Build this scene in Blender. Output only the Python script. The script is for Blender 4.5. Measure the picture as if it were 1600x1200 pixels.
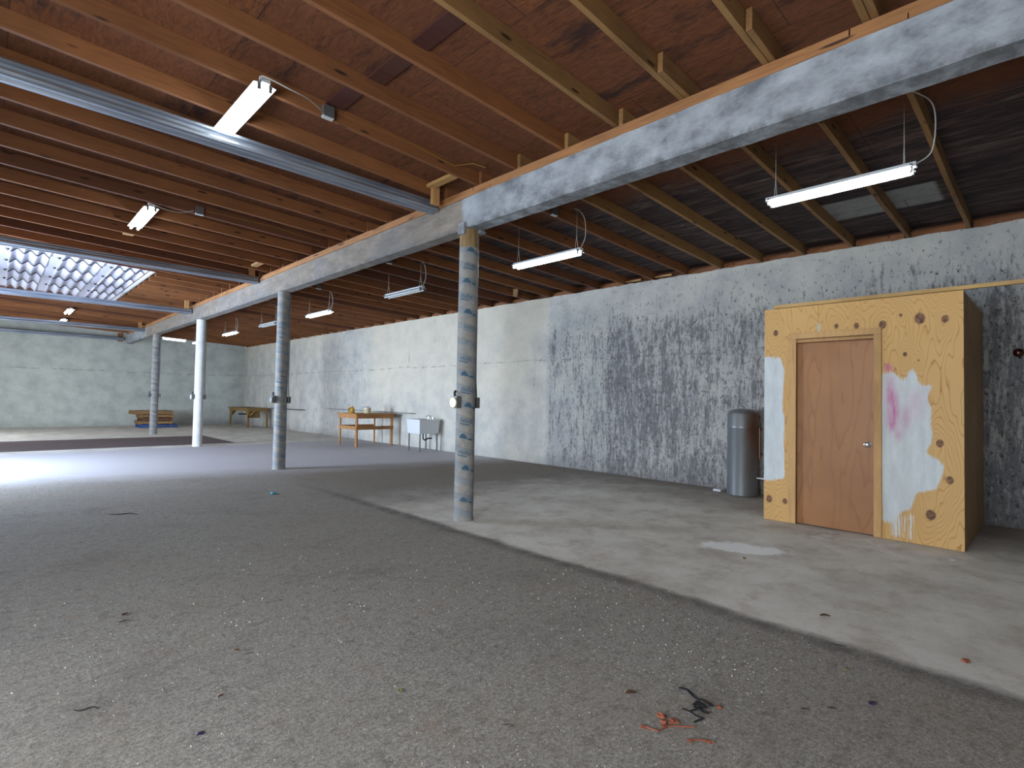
import bpy, bmesh, math, random
import numpy as np
from mathutils import Vector, Matrix, noise as mnoise
random.seed(7)
for o in list(bpy.data.objects): bpy.data.objects.remove(o)
S = bpy.context.scene
COL = S.collection
PI = math.pi

# ------------------------------------------------------------------ camera
H = 1.3486
YAW, PIT, ROL = map(math.radians, (44.2164, 1.6295, 1.0623))
F = Vector((math.sin(YAW)*math.cos(PIT), math.cos(YAW)*math.cos(PIT), math.sin(PIT)))
R0 = Vector((math.cos(YAW), -math.sin(YAW), 0)); U0 = R0.cross(F)
R = R0*math.cos(ROL) + U0*math.sin(ROL); U = -R0*math.sin(ROL) + U0*math.cos(ROL)
cam = bpy.data.cameras.new('camera'); co = bpy.data.objects.new('camera', cam); COL.objects.link(co)
m = Matrix((R, U, -F)).transposed().to_4x4(); m.translation = Vector((0, 0, H)); co.matrix_world = m
cam.sensor_fit = 'HORIZONTAL'; cam.sensor_width = 36; cam.lens = 835.35/1600*36
cam.clip_start = .05; cam.clip_end = 200
S.camera = co

# ------------------------------------------------------------------ exposure, world, daylight, added fill
S.view_settings.view_transform = 'Standard'; S.view_settings.look = 'None'
S.view_settings.gamma = 1; S.view_settings.use_curve_mapping = False
S.view_settings.exposure = 0.08
w = bpy.data.worlds.new('sky'); S.world = w; w.use_nodes = True
bg = w.node_tree.nodes['Background']; bg.inputs[0].default_value = (.78, .88, 1, 1); bg.inputs[1].default_value = 4.0
def area(name, loc, target, sx, sy, power, col, spread=PI):
    l = bpy.data.lights.new(name, 'AREA'); l.shape = 'RECTANGLE'; l.size = sx; l.size_y = sy
    l.energy = power; l.color = col; l.spread = spread
    o = bpy.data.objects.new(name, l); COL.objects.link(o); o.location = loc
    o.rotation_euler = (Vector(target)-Vector(loc)).to_track_quat('-Z', 'Y').to_euler()
    return o
# daylight by the left wall's middle doorway; near and far areas are added fill
area('doorway_daylight', (-2.5, 12.4, 1.35), (3, 12.4, .95), 1.9, 2.0, 1000, (.64, .79, 1))
area('near_added_fill', (-2.5, 1.2, 1.4), (4, 2.2, 1.5), 3.6, 2.5, 285, (.86, .93, 1))  # unseen fill, added to brighten the foreground
area('far_added_fill', (-2.5, 20.6, 1.4), (3, 21.5, 1.6), 3.0, 2.5, 260, (.84, .93, 1))  # unseen fill, added to brighten the far wall
TUBE = 24.0      # emission of the lit fluorescent tubes

# ------------------------------------------------------------------ dimensions
XB0, XB1 = 3.711, 3.90            # concrete beam
ZB0, ZB1 = 3.2345, 3.573
XW, YF = 8.309, 26.218
XL, YN = -2.6, -3.0
SL = .0402
def jz(x): return 3.4958 + SL*(XW-x)      # underside of the joists
JH, JT = .140, .042
CX = 3.80; CR = .107
CYS = (4.64, 9.96, 15.37, 20.54)

# ------------------------------------------------------------------ mesh helpers
class MB:
    def __init__(s): s.v = []; s.f = []
    def box(s, a, b, rot=None, c=None):
        x0, y0, z0 = a; x1, y1, z1 = b; n = len(s.v)
        P = [Vector(p) for p in ((x0,y0,z0),(x1,y0,z0),(x1,y1,z0),(x0,y1,z0),(x0,y0,z1),(x1,y0,z1),(x1,y1,z1),(x0,y1,z1))]
        if rot is not None:
            cc = Vector(c) if c else (P[0]+P[6])/2
            P = [cc + rot @ (p-cc) for p in P]
        s.v += [tuple(p) for p in P]
        s.f += [tuple(n+i for i in q) for q in ((0,3,2,1),(4,5,6,7),(0,1,5,4),(1,2,6,5),(2,3,7,6),(3,0,4,7))]
        return s
    def beam(s, p, q, wd, ht, up=(0,0,1)):
        p, q = Vector(p), Vector(q); d = (q-p).normalized(); u = Vector(up)
        sd = d.cross(u)
        if sd.length < 1e-4: sd = d.cross(Vector((1,0,0)))
        sd.normalize(); u = sd.cross(d).normalized(); n = len(s.v)
        for e in (p, q):
            for a, b in ((-1,-1),(1,-1),(1,1),(-1,1)): s.v.append(tuple(e + sd*a*wd/2 + u*b*ht/2))
        s.f += [tuple(n+i for i in t) for t in ((0,1,2,3),(7,6,5,4),(0,4,5,1),(1,5,6,2),(2,6,7,3),(3,7,4,0))]
        return s
    def tube(s, pts, r, seg=8, close=True):
        pts = [Vector(p) for p in pts]; n0 = len(s.v); last = None
        for i, p in enumerate(pts):
            d = (pts[min(i+1, len(pts)-1)] - pts[max(i-1, 0)]).normalized()
            if last is None:
                a = d.orthogonal().normalized()
            else:
                a = (last - d*last.dot(d)).normalized()
            last = a; b = d.cross(a); rr = r[i] if isinstance(r, (list, tuple)) else r
            for k in range(seg):
                t = 2*PI*k/seg; s.v.append(tuple(p + (a*math.cos(t)+b*math.sin(t))*rr))
        for i in range(len(pts)-1):
            for k in range(seg):
                a0 = n0+i*seg+k; a1 = n0+i*seg+(k+1) % seg
                s.f.append((a0, a1, a1+seg, a0+seg))
        if close:
            s.f.append(tuple(n0+k for k in reversed(range(seg)))); e = n0+(len(pts)-1)*seg
            s.f.append(tuple(e+k for k in range(seg)))
        return s
    def lathe(s, prof, c=(0,0,0), seg=24, ax='z', caps=True):
        n0 = len(s.v)
        for r, h in prof:
            for k in range(seg):
                t = 2*PI*k/seg; a, b = r*math.cos(t), r*math.sin(t)
                p = {'z': (a, b, h), 'x': (h, a, b), 'y': (a, h, b)}[ax]
                s.v.append((p[0]+c[0], p[1]+c[1], p[2]+c[2]))
        for i in range(len(prof)-1):
            for k in range(seg):
                a0 = n0+i*seg+k; a1 = n0+i*seg+(k+1) % seg
                s.f.append((a0, a1, a1+seg, a0+seg))
        if caps:
            s.f.append(tuple(n0+k for k in reversed(range(seg)))); e = n0+(len(prof)-1)*seg
            s.f.append(tuple(e+k for k in range(seg)))
        return s
    def grid(s, fn, us, vs):
        n0 = len(s.v); nu, nv = len(us), len(vs)
        for v in vs:
            for u in us: s.v.append(tuple(fn(u, v)))
        for j in range(nv-1):
            for i in range(nu-1):
                a = n0+j*nu+i; s.f.append((a, a+1, a+1+nu, a+nu))
        return s
    def build(s, name, mat, parent=None, loc=None, bevel=0, smooth=False, solid=0):
        me = bpy.data.meshes.new(name); me.from_pydata(s.v, [], s.f); me.update()
        bm = bmesh.new(); bm.from_mesh(me); bmesh.ops.recalc_face_normals(bm, faces=bm.faces); bm.to_mesh(me); bm.free()
        if smooth:
            for p in me.polygons: p.use_smooth = True
            try: me.set_sharp_from_angle(angle=math.radians(40))
            except Exception: pass
        me.materials.append(mat)
        o = bpy.data.objects.new(name, me); COL.objects.link(o)
        if parent: o.parent = parent
        if loc: o.location = loc
        if solid: md = o.modifiers.new('solid', 'SOLIDIFY'); md.thickness = solid
        if bevel: md = o.modifiers.new('bevel', 'BEVEL'); md.width = bevel; md.segments = 2; md.limit_method = 'ANGLE'
        return o
def tag(o, label, cat, group=None, kind=None):
    if label: o['label'] = label
    if cat: o['category'] = cat
    if group: o['group'] = group
    if kind: o['kind'] = kind
    return o
def struct(o): o['kind'] = 'structure'; return o
def empty(name, loc, label, cat, group=None, rz=0):
    o = bpy.data.objects.new(name, None); COL.objects.link(o); o.location = loc; o.rotation_euler = (0,0,rz)
    o.empty_display_size = .1
    return tag(o, label, cat, group)
def copy_tree(root, loc, label=None, group=None, rz=None):
    r = root.copy(); COL.objects.link(r); r.location = loc
    if rz is not None: r.rotation_euler = (0,0,rz)
    if label: r['label'] = label
    if group: r['group'] = group
    for ch in list(root.children):
        c = ch.copy(); COL.objects.link(c); c.parent = r
        for g in list(ch.children):
            d = g.copy(); COL.objects.link(d); d.parent = c
    return r
def orient(o, d):
    if o.data.polygons[0].normal.dot(Vector(d)) < 0: o.data.flip_normals()
def attr(o, name, vals):
    a = o.data.attributes.new(name, 'FLOAT', 'POINT'); a.data.foreach_set('value', np.asarray(vals, dtype=np.float32))
def nz(x, y, z=0): return mnoise.noise(Vector((x, y, z)))

# ------------------------------------------------------------------ node helpers
def lin(h):
    h = h.lstrip('#'); c = [int(h[i:i+2], 16)/255 for i in (0,2,4)]
    return tuple(((x+.055)/1.055)**2.4 if x > .04045 else x/12.92 for x in c) + (1,)
class N:
    def __init__(s, name):
        s.m = bpy.data.materials.new(name); s.m.use_nodes = True; s.t = s.m.node_tree
        s.b = s.t.nodes['Principled BSDF']; s.co = s.t.nodes.new('ShaderNodeTexCoord')
        s.obj = s.co.outputs['Object']
    def put(s, sock, v):
        if isinstance(v, bpy.types.NodeSocket): s.t.links.new(v, sock)
        else: sock.default_value = v
    def new(s, ty, **k):
        n = s.t.nodes.new(ty)
        for a, b in k.items(): setattr(n, a, b)
        return n
    def mp(s, sc=(1,1,1), loc=(0,0,0), rot=(0,0,0), vec=None):
        n = s.new('ShaderNodeMapping'); s.put(n.inputs[0], vec or s.obj)
        n.inputs['Scale'].default_value = sc; n.inputs['Location'].default_value = loc; n.inputs['Rotation'].default_value = rot
        return n.outputs[0]
    def noise(s, scale, detail=4, rough=.55, vec=None, dist=0):
        n = s.new('ShaderNodeTexNoise'); s.put(n.inputs['Vector'], vec or s.obj)
        n.inputs['Scale'].default_value = scale; n.inputs['Detail'].default_value = detail
        n.inputs['Roughness'].default_value = rough; n.inputs['Distortion'].default_value = dist
        return n.outputs[0]
    def vor(s, scale, vec=None, out='Distance', feat='F1', rnd=1):
        n = s.new('ShaderNodeTexVoronoi', feature=feat); s.put(n.inputs['Vector'], vec or s.obj)
        n.inputs['Scale'].default_value = scale; n.inputs['Randomness'].default_value = rnd; return n.outputs[out]
    def math(s, op, a, b=0.0, c=None, clamp=False):
        n = s.new('ShaderNodeMath', operation=op, use_clamp=clamp); s.put(n.inputs[0], a); s.put(n.inputs[1], b)
        if c is not None: s.put(n.inputs[2], c)
        return n.outputs[0]
    def add(s, *a):
        r = a[0]
        for q in a[1:]: r = s.math('ADD', r, q)
        return r
    def mul(s, *a):
        r = a[0]
        for q in a[1:]: r = s.math('MULTIPLY', r, q)
        return r
    def rng(s, v, a, b, c=0., d=1., smooth=False):
        n = s.new('ShaderNodeMapRange', clamp=True)
        if smooth: n.interpolation_type = 'SMOOTHSTEP'
        for i, q in enumerate((v, a, b, c, d)): s.put(n.inputs[i], q)
        return n.outputs[0]
    def ramp(s, fac, stops, interp='LINEAR'):
        n = s.new('ShaderNodeValToRGB'); s.put(n.inputs[0], fac); cr = n.color_ramp; cr.interpolation = interp
        while len(cr.elements) < len(stops): cr.elements.new(.5)
        for e, (p, c) in zip(cr.elements, stops):
            e.position = p; e.color = lin(c) if isinstance(c, str) else c
        return n.outputs[0]
    def mix(s, fac, a, b, mode='MIX'):
        n = s.new('ShaderNodeMix', data_type='RGBA', blend_type=mode); s.put(n.inputs[0], fac)
        s.put(n.inputs[6], lin(a) if isinstance(a, str) else a); s.put(n.inputs[7], lin(b) if isinstance(b, str) else b)
        return n.outputs[2]
    def xyz(s, vec=None):
        n = s.new('ShaderNodeSeparateXYZ'); s.put(n.inputs[0], vec or s.obj); return n.outputs
    def vec(s, x, y, z):
        n = s.new('ShaderNodeCombineXYZ'); s.put(n.inputs[0], x); s.put(n.inputs[1], y); s.put(n.inputs[2], z); return n.outputs[0]
    def attr(s, name): n = s.new('ShaderNodeAttribute', attribute_name=name); return n.outputs['Fac']
    def rand(s): return s.new('ShaderNodeObjectInfo').outputs['Random']
    def shiftrand(s, sc=(1,1,1)):
        n = s.new('ShaderNodeVectorMath', operation='ADD'); r = s.math('MULTIPLY', s.rand(), 37.0)
        s.put(n.inputs[0], s.mp(sc)); s.put(n.inputs[1], s.vec(r, r, r)); return n.outputs[0]
    def bump(s, h, dist=.01, strength=1):
        n = s.new('ShaderNodeBump'); s.put(n.inputs['Height'], h); n.inputs['Distance'].default_value = dist
        n.inputs['Strength'].default_value = strength; s.put(s.b.inputs['Normal'], n.outputs[0])
    def fin(s, col=None, rough=.8, metal=0, spec=None):
        if col is not None: s.put(s.b.inputs['Base Color'], lin(col) if isinstance(col, str) else col)
        s.put(s.b.inputs['Roughness'], rough); s.put(s.b.inputs['Metallic'], metal)
        if spec is not None: s.put(s.b.inputs['Specular IOR Level'], spec)
        return s.m
    def inbox(s, c, a, b, e):   # soft 1 inside a..b
        return s.mul(s.rng(c, a-e, a+e), s.rng(c, b-e, b+e, 1., 0.))

def simple(name, col, rough=.6, metal=0, var=.15, sc=12):
    n = N(name); c = lin(col)
    d = tuple(x*(1-var) for x in c[:3])+(1,)
    return n.fin(n.mix(n.noise(sc), c, d), rough, metal)

# joists: the grain runs along x
def wood_mat(name, a, b, knot='#2a1408', axis='x', knots=True, sc=1, rough=.75):
    n = N(name)
    st = {'x': (.6,9,9), 'y': (9,.6,9), 'z': (9,9,.6)}[axis]; kn = {'x': (1.5,6,6), 'y': (6,.85,6), 'z': (6,6,.85)}[axis]
    g = n.noise(3.2*sc, 5, .6, n.shiftrand(st), .4)
    c = n.ramp(g, [(.25, b), (.5, a), (.75, b)])
    c = n.mix(n.mul(n.rng(n.noise(1.1, 3, .6, n.shiftrand()), .45, .75), .45), c, '#4a2c18', 'MIX')
    c = n.mix(n.rng(n.rand(), 0, 1, .0, .35), c, '#5a341c')
    if knots:
        k = n.vor(1.6, n.shiftrand(kn))
        c = n.mix(n.rng(k, .10, .16, .9, 0), c, knot)
    n.bump(g, .002); return n.fin(c, rough)
M = {}
M['joist'] = wood_mat('joist_pine', '#8e5a31', '#6f4324')
M['joist_pale'] = wood_mat('joist_pale_pine', '#a17a48', '#7f5c36')
M['joist_old'] = wood_mat('joist_old_pine', '#6e4228', '#55301e')
M['plate'] = wood_mat('plate_pine', '#b07c4c', '#8c5c36', axis='y')
M['block'] = wood_mat('block_pine', '#c99a62', '#a87444', axis='z', knots=False)
M['blocky'] = wood_mat('pale_block_pine', '#d0a468', '#b08450', axis='x', knots=False)
M['table'] = wood_mat('table_pine', '#bf8a52', '#a06e3c', axis='z')
M['tableh'] = wood_mat('table_pine_rails', '#bd8850', '#9c6c3c', axis='x')
M['oldtable'] = wood_mat('weathered_table_wood', '#8e713e', '#6e5730', axis='y')
M['pallet'] = wood_mat('pallet_wood', '#9c7c52', '#7c5e3c', axis='x')
M['palletdark'] = wood_mat('dark_pallet_wood', '#6e4a34', '#4c3022', axis='x')
M['palletblue'] = wood_mat('blue_painted_pallet_wood', '#1e5a9c', '#143c74', axis='x', knots=False)

def ply_ceiling():
    n = N('stained_plywood_deck'); x, y, z = n.xyz()
    wv = n.noise(1.3, 3, .5, n.mp((2.2, .8, 1)))
    f = n.math('FRACT', n.add(n.mul(wv, 16), n.mul(n.noise(9, 5, .7, n.mp((3, 1, 1))), 1.2)))
    g = n.add(n.mul(f, .16), n.mul(n.noise(5, 7, .78, n.mp((6, 1.1, 1)), 1.6), .95))
    left = n.ramp(g, [(.3, '#4c2917'), (.55, '#724325'), (.85, '#8c5733')])
    sheet = n.new('ShaderNodeTexBrick'); n.put(sheet.inputs['Vector'], n.mp((1,1,1), rot=(0,0,PI/2)))
    sheet.inputs['Scale'].default_value = 1; sheet.inputs['Brick Width'].default_value = 2.44; sheet.inputs['Row Height'].default_value = 1.22
    sheet.inputs['Mortar Size'].default_value = .004
    sheet.inputs['Color1'].default_value = (0,0,0,1); sheet.inputs['Color2'].default_value = (1,1,1,1)
    left = n.mix(n.mul(sheet.outputs['Color'], .3), left, '#4a2818')
    bl = n.noise(1.1, 5, .75, n.mp((2.6, .7, 1), (3,1,0)))
    left = n.mix(n.rng(bl, .55, .66, 0, .8), left, '#221317')
    g2 = n.noise(2.0, 7, .75, n.mp((5, .6, 1)), 1.2)
    right = n.ramp(g2, [(.3, '#1e161b'), (.46, '#33262b'), (.56, '#54443f'), (.7, '#7d746e')])
    edge = n.rng(n.add(x, n.mul(n.noise(1.5, 3), .7)), 5.5, 5.85)        # clean strip next to the beam
    edge2 = n.rng(n.add(y, n.mul(n.noise(1.2, 3), 2)), 9., 12., 1, .25)
    c = n.mix(n.mul(edge, edge2), left, right)
    pan = n.mul(n.inbox(x, 6.93, 7.55, .02), n.inbox(y, .9, 2.05, .02))
    c = n.mix(n.mul(pan, n.rng(n.noise(6, 3), .3, .6, .7, .95)), c, '#a4a8a6')
    c = n.mix(n.mul(sheet.outputs['Fac'], .7), c, '#1c1010')
    n.bump(g, .003); return n.fin(c, .85)
M['deck'] = ply_ceiling()

def concrete_beam():
    n = N('whitewashed_concrete_beam'); x, y, z = n.xyz()
    a = n.ramp(n.noise(3, 8, .7, n.mp((1,1,1.6))), [(.34, '#686c72'), (.5, '#959aa0'), (.66, '#adb2b8')])
    b = n.ramp(n.noise(5, 8, .7, n.mp((1,.6,2))), [(.3, '#6e655c'), (.52, '#857b70'), (.75, '#9c9286')])
    ff = n.add(y, n.mul(n.noise(6, 4), .12))
    k = n.add(n.rng(ff, 4.68, 4.74, 1, 0), n.rng(ff, 21.5, 22.2))
    c = n.mix(k, b, a)
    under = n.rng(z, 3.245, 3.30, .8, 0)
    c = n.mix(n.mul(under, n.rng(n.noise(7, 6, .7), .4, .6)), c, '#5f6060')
    fl = n.rng(n.noise(9, 8, .75), .6, .7)
    c = n.mix(n.mul(fl, .5), c, '#63605e')
    c = n.mix(n.mul(n.rng(n.noise(1.1, 4), .5, .75), .6), c, '#6e7076')
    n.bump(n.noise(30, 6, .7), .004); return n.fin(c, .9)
M['beam'] = concrete_beam()

def wall_mat(name, warm='#c9c5bb', cool=False):
    n = N(name); x, y, z = n.xyz()
    al = y if not cool else x
    v2 = n.vec(al, z, 0.0)
    s = n.attr('stain')
    base = n.ramp(n.noise(2.2, 6, .6, v2), [(.3, '#a7aba6' if cool else '#a9a9a6'), (.6, '#bfc3bd' if cool else warm)])
    base = n.mix(n.mul(n.rng(s, .12, .35, 1, 0), n.rng(z, .8, 1.9, .15, 1), .0 if cool else .55), base, '#d6cbb4')  # cream fades towards the floor: cool doorway light put into the colour
    streak = n.noise(2.6, 8, .72, n.mp((3.4, .55, 1), vec=v2), .3)
    fine = n.noise(9, 8, .75, n.mp((3.0, .7, 1), vec=v2), .3)
    blot = n.noise(4.5, 8, .75, v2)
    crk = n.noise(15, 6, .8, n.mp((1.6, .8, 1), vec=v2), .8)
    tot = n.add(n.mul(streak, .36), n.mul(fine, .3), n.mul(blot, .16), n.mul(crk, .18))
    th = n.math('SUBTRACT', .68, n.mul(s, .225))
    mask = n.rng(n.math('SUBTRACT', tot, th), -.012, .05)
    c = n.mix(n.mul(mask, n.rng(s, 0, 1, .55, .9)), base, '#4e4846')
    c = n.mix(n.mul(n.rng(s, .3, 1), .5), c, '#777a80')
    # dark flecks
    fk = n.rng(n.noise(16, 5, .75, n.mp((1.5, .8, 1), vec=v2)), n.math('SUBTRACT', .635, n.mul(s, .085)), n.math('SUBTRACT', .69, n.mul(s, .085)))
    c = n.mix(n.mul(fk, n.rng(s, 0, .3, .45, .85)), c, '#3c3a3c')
    # cold joint with scaling
    zz = n.add(z, n.mul(n.noise(1.2, 4, .6, v2), .16))
    jt = n.inbox(zz, 2.235, 2.262, .014)
    c = n.mix(n.mul(jt, n.rng(n.noise(5, 5, .7, v2), .45, .6, 0, .7)), c, '#4c4a4a')
    # board marks of the formwork
    vb = n.new('ShaderNodeTexWave', wave_type='BANDS', bands_direction='X'); n.put(vb.inputs['Vector'], v2)
    vb.inputs['Scale'].default_value = .26; vb.inputs['Distortion'].default_value = .4
    bl = n.rng(vb.outputs['Fac'], .985, 1.)
    c = n.mix(n.mul(bl, n.rng(n.noise(2, 4, .6, v2), .55, .68, 0, .0 if cool else .3)), c, '#4e4c4c')
    # darker towards the foot, more so where stained
    ft = n.rng(n.add(z, n.mul(n.noise(3, 5, .7, v2), .5)), .2, .55, .55, 0)
    c = n.mix(n.mul(ft, n.rng(s, 0, .5, .1, 1)), c, '#5a5553')
    n.bump(n.add(n.mul(tot, 1.), n.mul(n.noise(40, 4, .7), .3)), .012, .8); return n.fin(c, .92)
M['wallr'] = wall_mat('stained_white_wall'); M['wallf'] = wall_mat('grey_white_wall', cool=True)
M['wallplain'] = simple('plain_concrete_wall', '#a8a8a4', .9)

def floor_mat():
    n = N('rough_concrete_floor'); x, y, z = n.xyz()
    wob = n.math('SUBTRACT', n.noise(1.6, 9, .68), .5)
    fine = n.noise(60, 6, .8); grit = n.noise(160, 3, .8)
    big = n.noise(.55, 5, .6)
    rough = n.ramp(n.add(n.mul(fine, .55), n.mul(grit, .45)), [(.38, '#4a4540'), (.5, '#928e87'), (.64, '#cfc8be')])
    rough = n.mix(n.rng(big, .4, .7, 0, .45), rough, '#8b8276')
    rough = n.mix(n.rng(n.noise(1.3, 6, .7, n.mp((1,1,1),(5,2,0))), .52, .7, 0, .45), rough, '#6c6560')
    rough = n.mix(n.rng(n.noise(90, 2, .5), .68, .74, 0, .8), rough, '#2c2927')
    med = n.noise(14, 7, .8)
    rough = n.mix(n.rng(med, .50, .64, 0, .55), rough, '#59524c')
    rough = n.mix(n.rng(n.noise(24, 6, .8, n.mp((1,1,1),(3,8,0))), .54, .68, 0, .45), rough, '#c9c4bb')
    rough = n.mix(n.rng(n.noise(2.4, 7, .75, n.mp((1,1,1),(1,6,0))), .56, .68, 0, .4), rough, '#8a7666')
    slab = n.ramp(n.noise(1.5, 8, .68), [(.3, '#b3ada4'), (.5, '#d0ccc3'), (.7, '#dfdcd5')])
    slab = n.mix(n.rng(n.noise(2.6, 6, .7, n.mp((1,1,1),(9,4,0))), .5, .7, 0, .55), slab, '#97877a')
    slab = n.mix(n.rng(n.noise(40, 6, .85), .56, .7, 0, .45), slab, '#6c675f')
    slab = n.mix(n.rng(n.noise(5, 7, .8, n.mp((1,1,1),(2,2,0))), .56, .68, 0, .4), slab, '#8a7c6c')
    # grime near the foot of the right wall
    g = n.mul(n.rng(n.add(x, n.mul(wob, 2.0)), 6.4, 8.0), n.rng(y, 9.5, 13, 1, .2))
    slab = n.mix(n.mul(g, .75), slab, '#75695e')
    g = n.mul(n.rng(n.add(y, n.mul(wob, 2.0)), 5.0, 7.0), n.rng(y, 8.8, 9.6, 1, 0))
    slab = n.mix(n.mul(g, .6), slab, '#85796e')
    brn = n.mul(n.inbox(n.add(y, n.mul(wob, 1.5)), 6.6, 9.3, .5), n.rng(x, 3.2, 4.2))
    rough = n.mix(n.mul(brn, .5), rough, '#7e6f60')
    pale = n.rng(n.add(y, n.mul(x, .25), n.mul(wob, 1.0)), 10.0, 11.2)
    rough = n.mix(n.mul(pale, .72), rough, '#c2c0c6')  # daylight spill from the doorway, put into the floor colour
    far = n.rng(n.add(y, n.mul(wob, .3)), 15.0, 15.5)
    xe = n.add(x, n.mul(wob, .25))
    e = n.math('MAXIMUM', n.mul(n.rng(xe, 3.46, 3.54), n.rng(n.add(y, n.mul(wob, 2.5)), 5.6, 6.6, 1, 0)), far)
    c = n.mix(e, rough, slab)
    seam = n.mul(n.inbox(xe, 3.36, 3.50, .05), n.rng(y, 6.5, 8.5, 1, 0), n.rng(n.noise(5, 5, .7), .35, .6, .25, .8))
    c = n.mix(n.mul(seam, .8), c, '#4e4a48')
    # white lime spill by the closet
    dx = n.math('SUBTRACT', n.add(x, n.mul(wob, .5)), 5.08); dy = n.math('SUBTRACT', y, 2.08)
    u = n.add(n.mul(dx, .5), n.mul(dy, -.87)); v = n.add(n.mul(dx, .87), n.mul(dy, .5))
    d = n.math('SQRT', n.add(n.mul(u, u, 1.9), n.mul(v, v, 6.5)))
    sp = n.rng(n.add(d, n.mul(n.noise(7, 6, .7), .7)), .80, .95, 1, 0)
    c = n.mix(sp, c, '#f0f2f1')
    sp2 = n.mul(n.inbox(x, 6.0, 6.5, .05), n.inbox(y, 1.1, 1.9, .1), n.rng(n.noise(5, 6, .7), .5, .6, 0, .6))
    c = n.mix(sp2, c, '#e6e8e7')
    # reddish brown bare patch at the back
    pt = n.mul(n.rng(n.add(x, n.mul(n.math('SUBTRACT', y, 16.), .0)), 4.88, 4.96, 1, 0), n.inbox(n.add(y, n.mul(wob, .1)), 15.95, 19.2, .05))
    c = n.mix(n.mul(pt, .92), c, n.ramp(n.noise(14, 6, .8), [(.3, '#3a2a2c'), (.7, '#5c484a')]))
    h = n.add(n.mul(fine, .6), n.mul(grit, .4)); hm = n.mul(h, n.rng(e, 0, 1, 1, .25))
    n.bump(hm, .008, .9); return n.fin(c, .85, spec=.3)
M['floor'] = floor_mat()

M['steel'] = None
n = N('galvanised_steel'); M['steel'] = n.fin(n.ramp(n.noise(3, 4, .6, n.mp((.4,6,6))), [(.3, '#7d8694'), (.7, '#b9c0cc')]), .38, .75)
n = N('sheet_roofing')   # pale fibreglass corrugated roofing: lets some daylight through
tr = n.new('ShaderNodeBsdfTranslucent'); mx = n.new('ShaderNodeMixShader')
cc = n.mix(n.noise(1.2, 5, .7, n.mp((1, .5, 1))), '#b9bfd2', '#d6cfd8')
n.put(tr.inputs[0], cc); n.fin(cc, .6); mx.inputs[0].default_value = .11
out = n.t.nodes['Material Output']; n.t.links.new(n.b.outputs[0], mx.inputs[1]); n.t.links.new(tr.outputs[0], mx.inputs[2]); n.t.links.new(mx.outputs[0], out.inputs[0])
M['sheet'] = n.m
M['dark'] = simple('dark_metal', '#2c2a30', .5)
M['darkred'] = wood_mat('dark_red_header', '#4a2420', '#361818', knots=False)
M['whitemetal'] = simple('white_enamel', '#c9cdcf', .4, 0, .06)
M['greymetal'] = simple('grey_metal_box', '#7d7f80', .45, .6)
M['cream'] = simple('cream_cover_plate', '#d8cf9e', .4)
M['cord'] = simple('white_cord', '#b8b6ae', .6)
M['yellowcable'] = simple('yellow_cable', '#8e6a2c', .6)
M['sinkp'] = simple('white_plastic_sink', '#d3d6da', .35, 0, .05)
M['tubeoff'] = simple('unlit_tube_glass', '#b9bcba', .25, 0, .04)
n = N('lit_tube'); n.b.inputs['Emission Color'].default_value = (.88, .97, 1, 1); n.b.inputs['Emission Strength'].default_value = TUBE; M['tubeon'] = n.fin('#ffffff', .4)

# ------------------------------------------------------------------ shell
def gridmesh(name, fn, us, vs, mat): return MB().grid(fn, us, vs).build(name, mat)
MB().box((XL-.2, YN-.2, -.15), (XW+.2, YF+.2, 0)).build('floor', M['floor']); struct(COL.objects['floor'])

# right wall with a ragged plastered top; slits mark gaps in the plate above
ys = list(np.arange(YN, YF+.05, .05)); zs = list(np.linspace(0, 1, 60))
slits = ((4.66, 4.98), (5.27, 5.62), (6.5, 6.75), (7.7, 7.9))
def wtop(y):
    t = 3.4958 + .02*nz(y*2.3, 1) + .012*nz(y*9, 2)
    return t
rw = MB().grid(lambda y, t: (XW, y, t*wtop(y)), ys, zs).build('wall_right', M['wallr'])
sy = [v.co.y for v in rw.data.vertices]; sz = [v.co.z for v in rw.data.vertices]
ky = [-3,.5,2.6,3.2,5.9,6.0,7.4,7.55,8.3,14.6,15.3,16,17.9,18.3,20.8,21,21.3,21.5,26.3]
kv = [1,.95,.8,.86,.95,.78,.80,.30,.16,.13,.36,.62,.62,.40,.38,.60,.60,.42,.46]  # stain strength along y; right of the closet it also carries painted shade
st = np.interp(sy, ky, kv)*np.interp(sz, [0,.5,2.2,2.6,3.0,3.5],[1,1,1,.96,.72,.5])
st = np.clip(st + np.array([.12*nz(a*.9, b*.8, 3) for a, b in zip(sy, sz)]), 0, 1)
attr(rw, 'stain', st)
orient(rw, (-1,0,0)); md = rw.modifiers.new('s', 'SOLIDIFY'); md.thickness = .2; md.offset = -1
struct(rw)
# far wall, runs up to the deck; a slit of daylight right of the beam
xs = list(np.arange(XL, XW+.06, .06)); zs2 = list(np.linspace(0, 1, 50))
def ftop(x):
    t = jz(x) + JH - .001
    if 5.05 < x < 5.95: t = jz(x)-.05
    return t
fw = MB().grid(lambda x, t: (x, YF, t*ftop(x)), xs, zs2).build('wall_far', M['wallf'])
sx = [v.co.x for v in fw.data.vertices]; sz = [v.co.z for v in fw.data.vertices]
st = np.interp(sx, [-3,1,3,5,7,8.3],[.12,.14,.2,.2,.22,.34])*np.interp(sz,[0,1,2,3.5],[1.4,1.1,.8,.6])
attr(fw, 'stain', np.clip(st + np.array([.1*nz(a*.8, b*.8, 5) for a, b in zip(sx, sz)]), 0, 1))
orient(fw, (0,-1,0)); md = fw.modifiers.new('s', 'SOLIDIFY'); md.thickness = .2; md.offset = -1
struct(fw)
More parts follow.
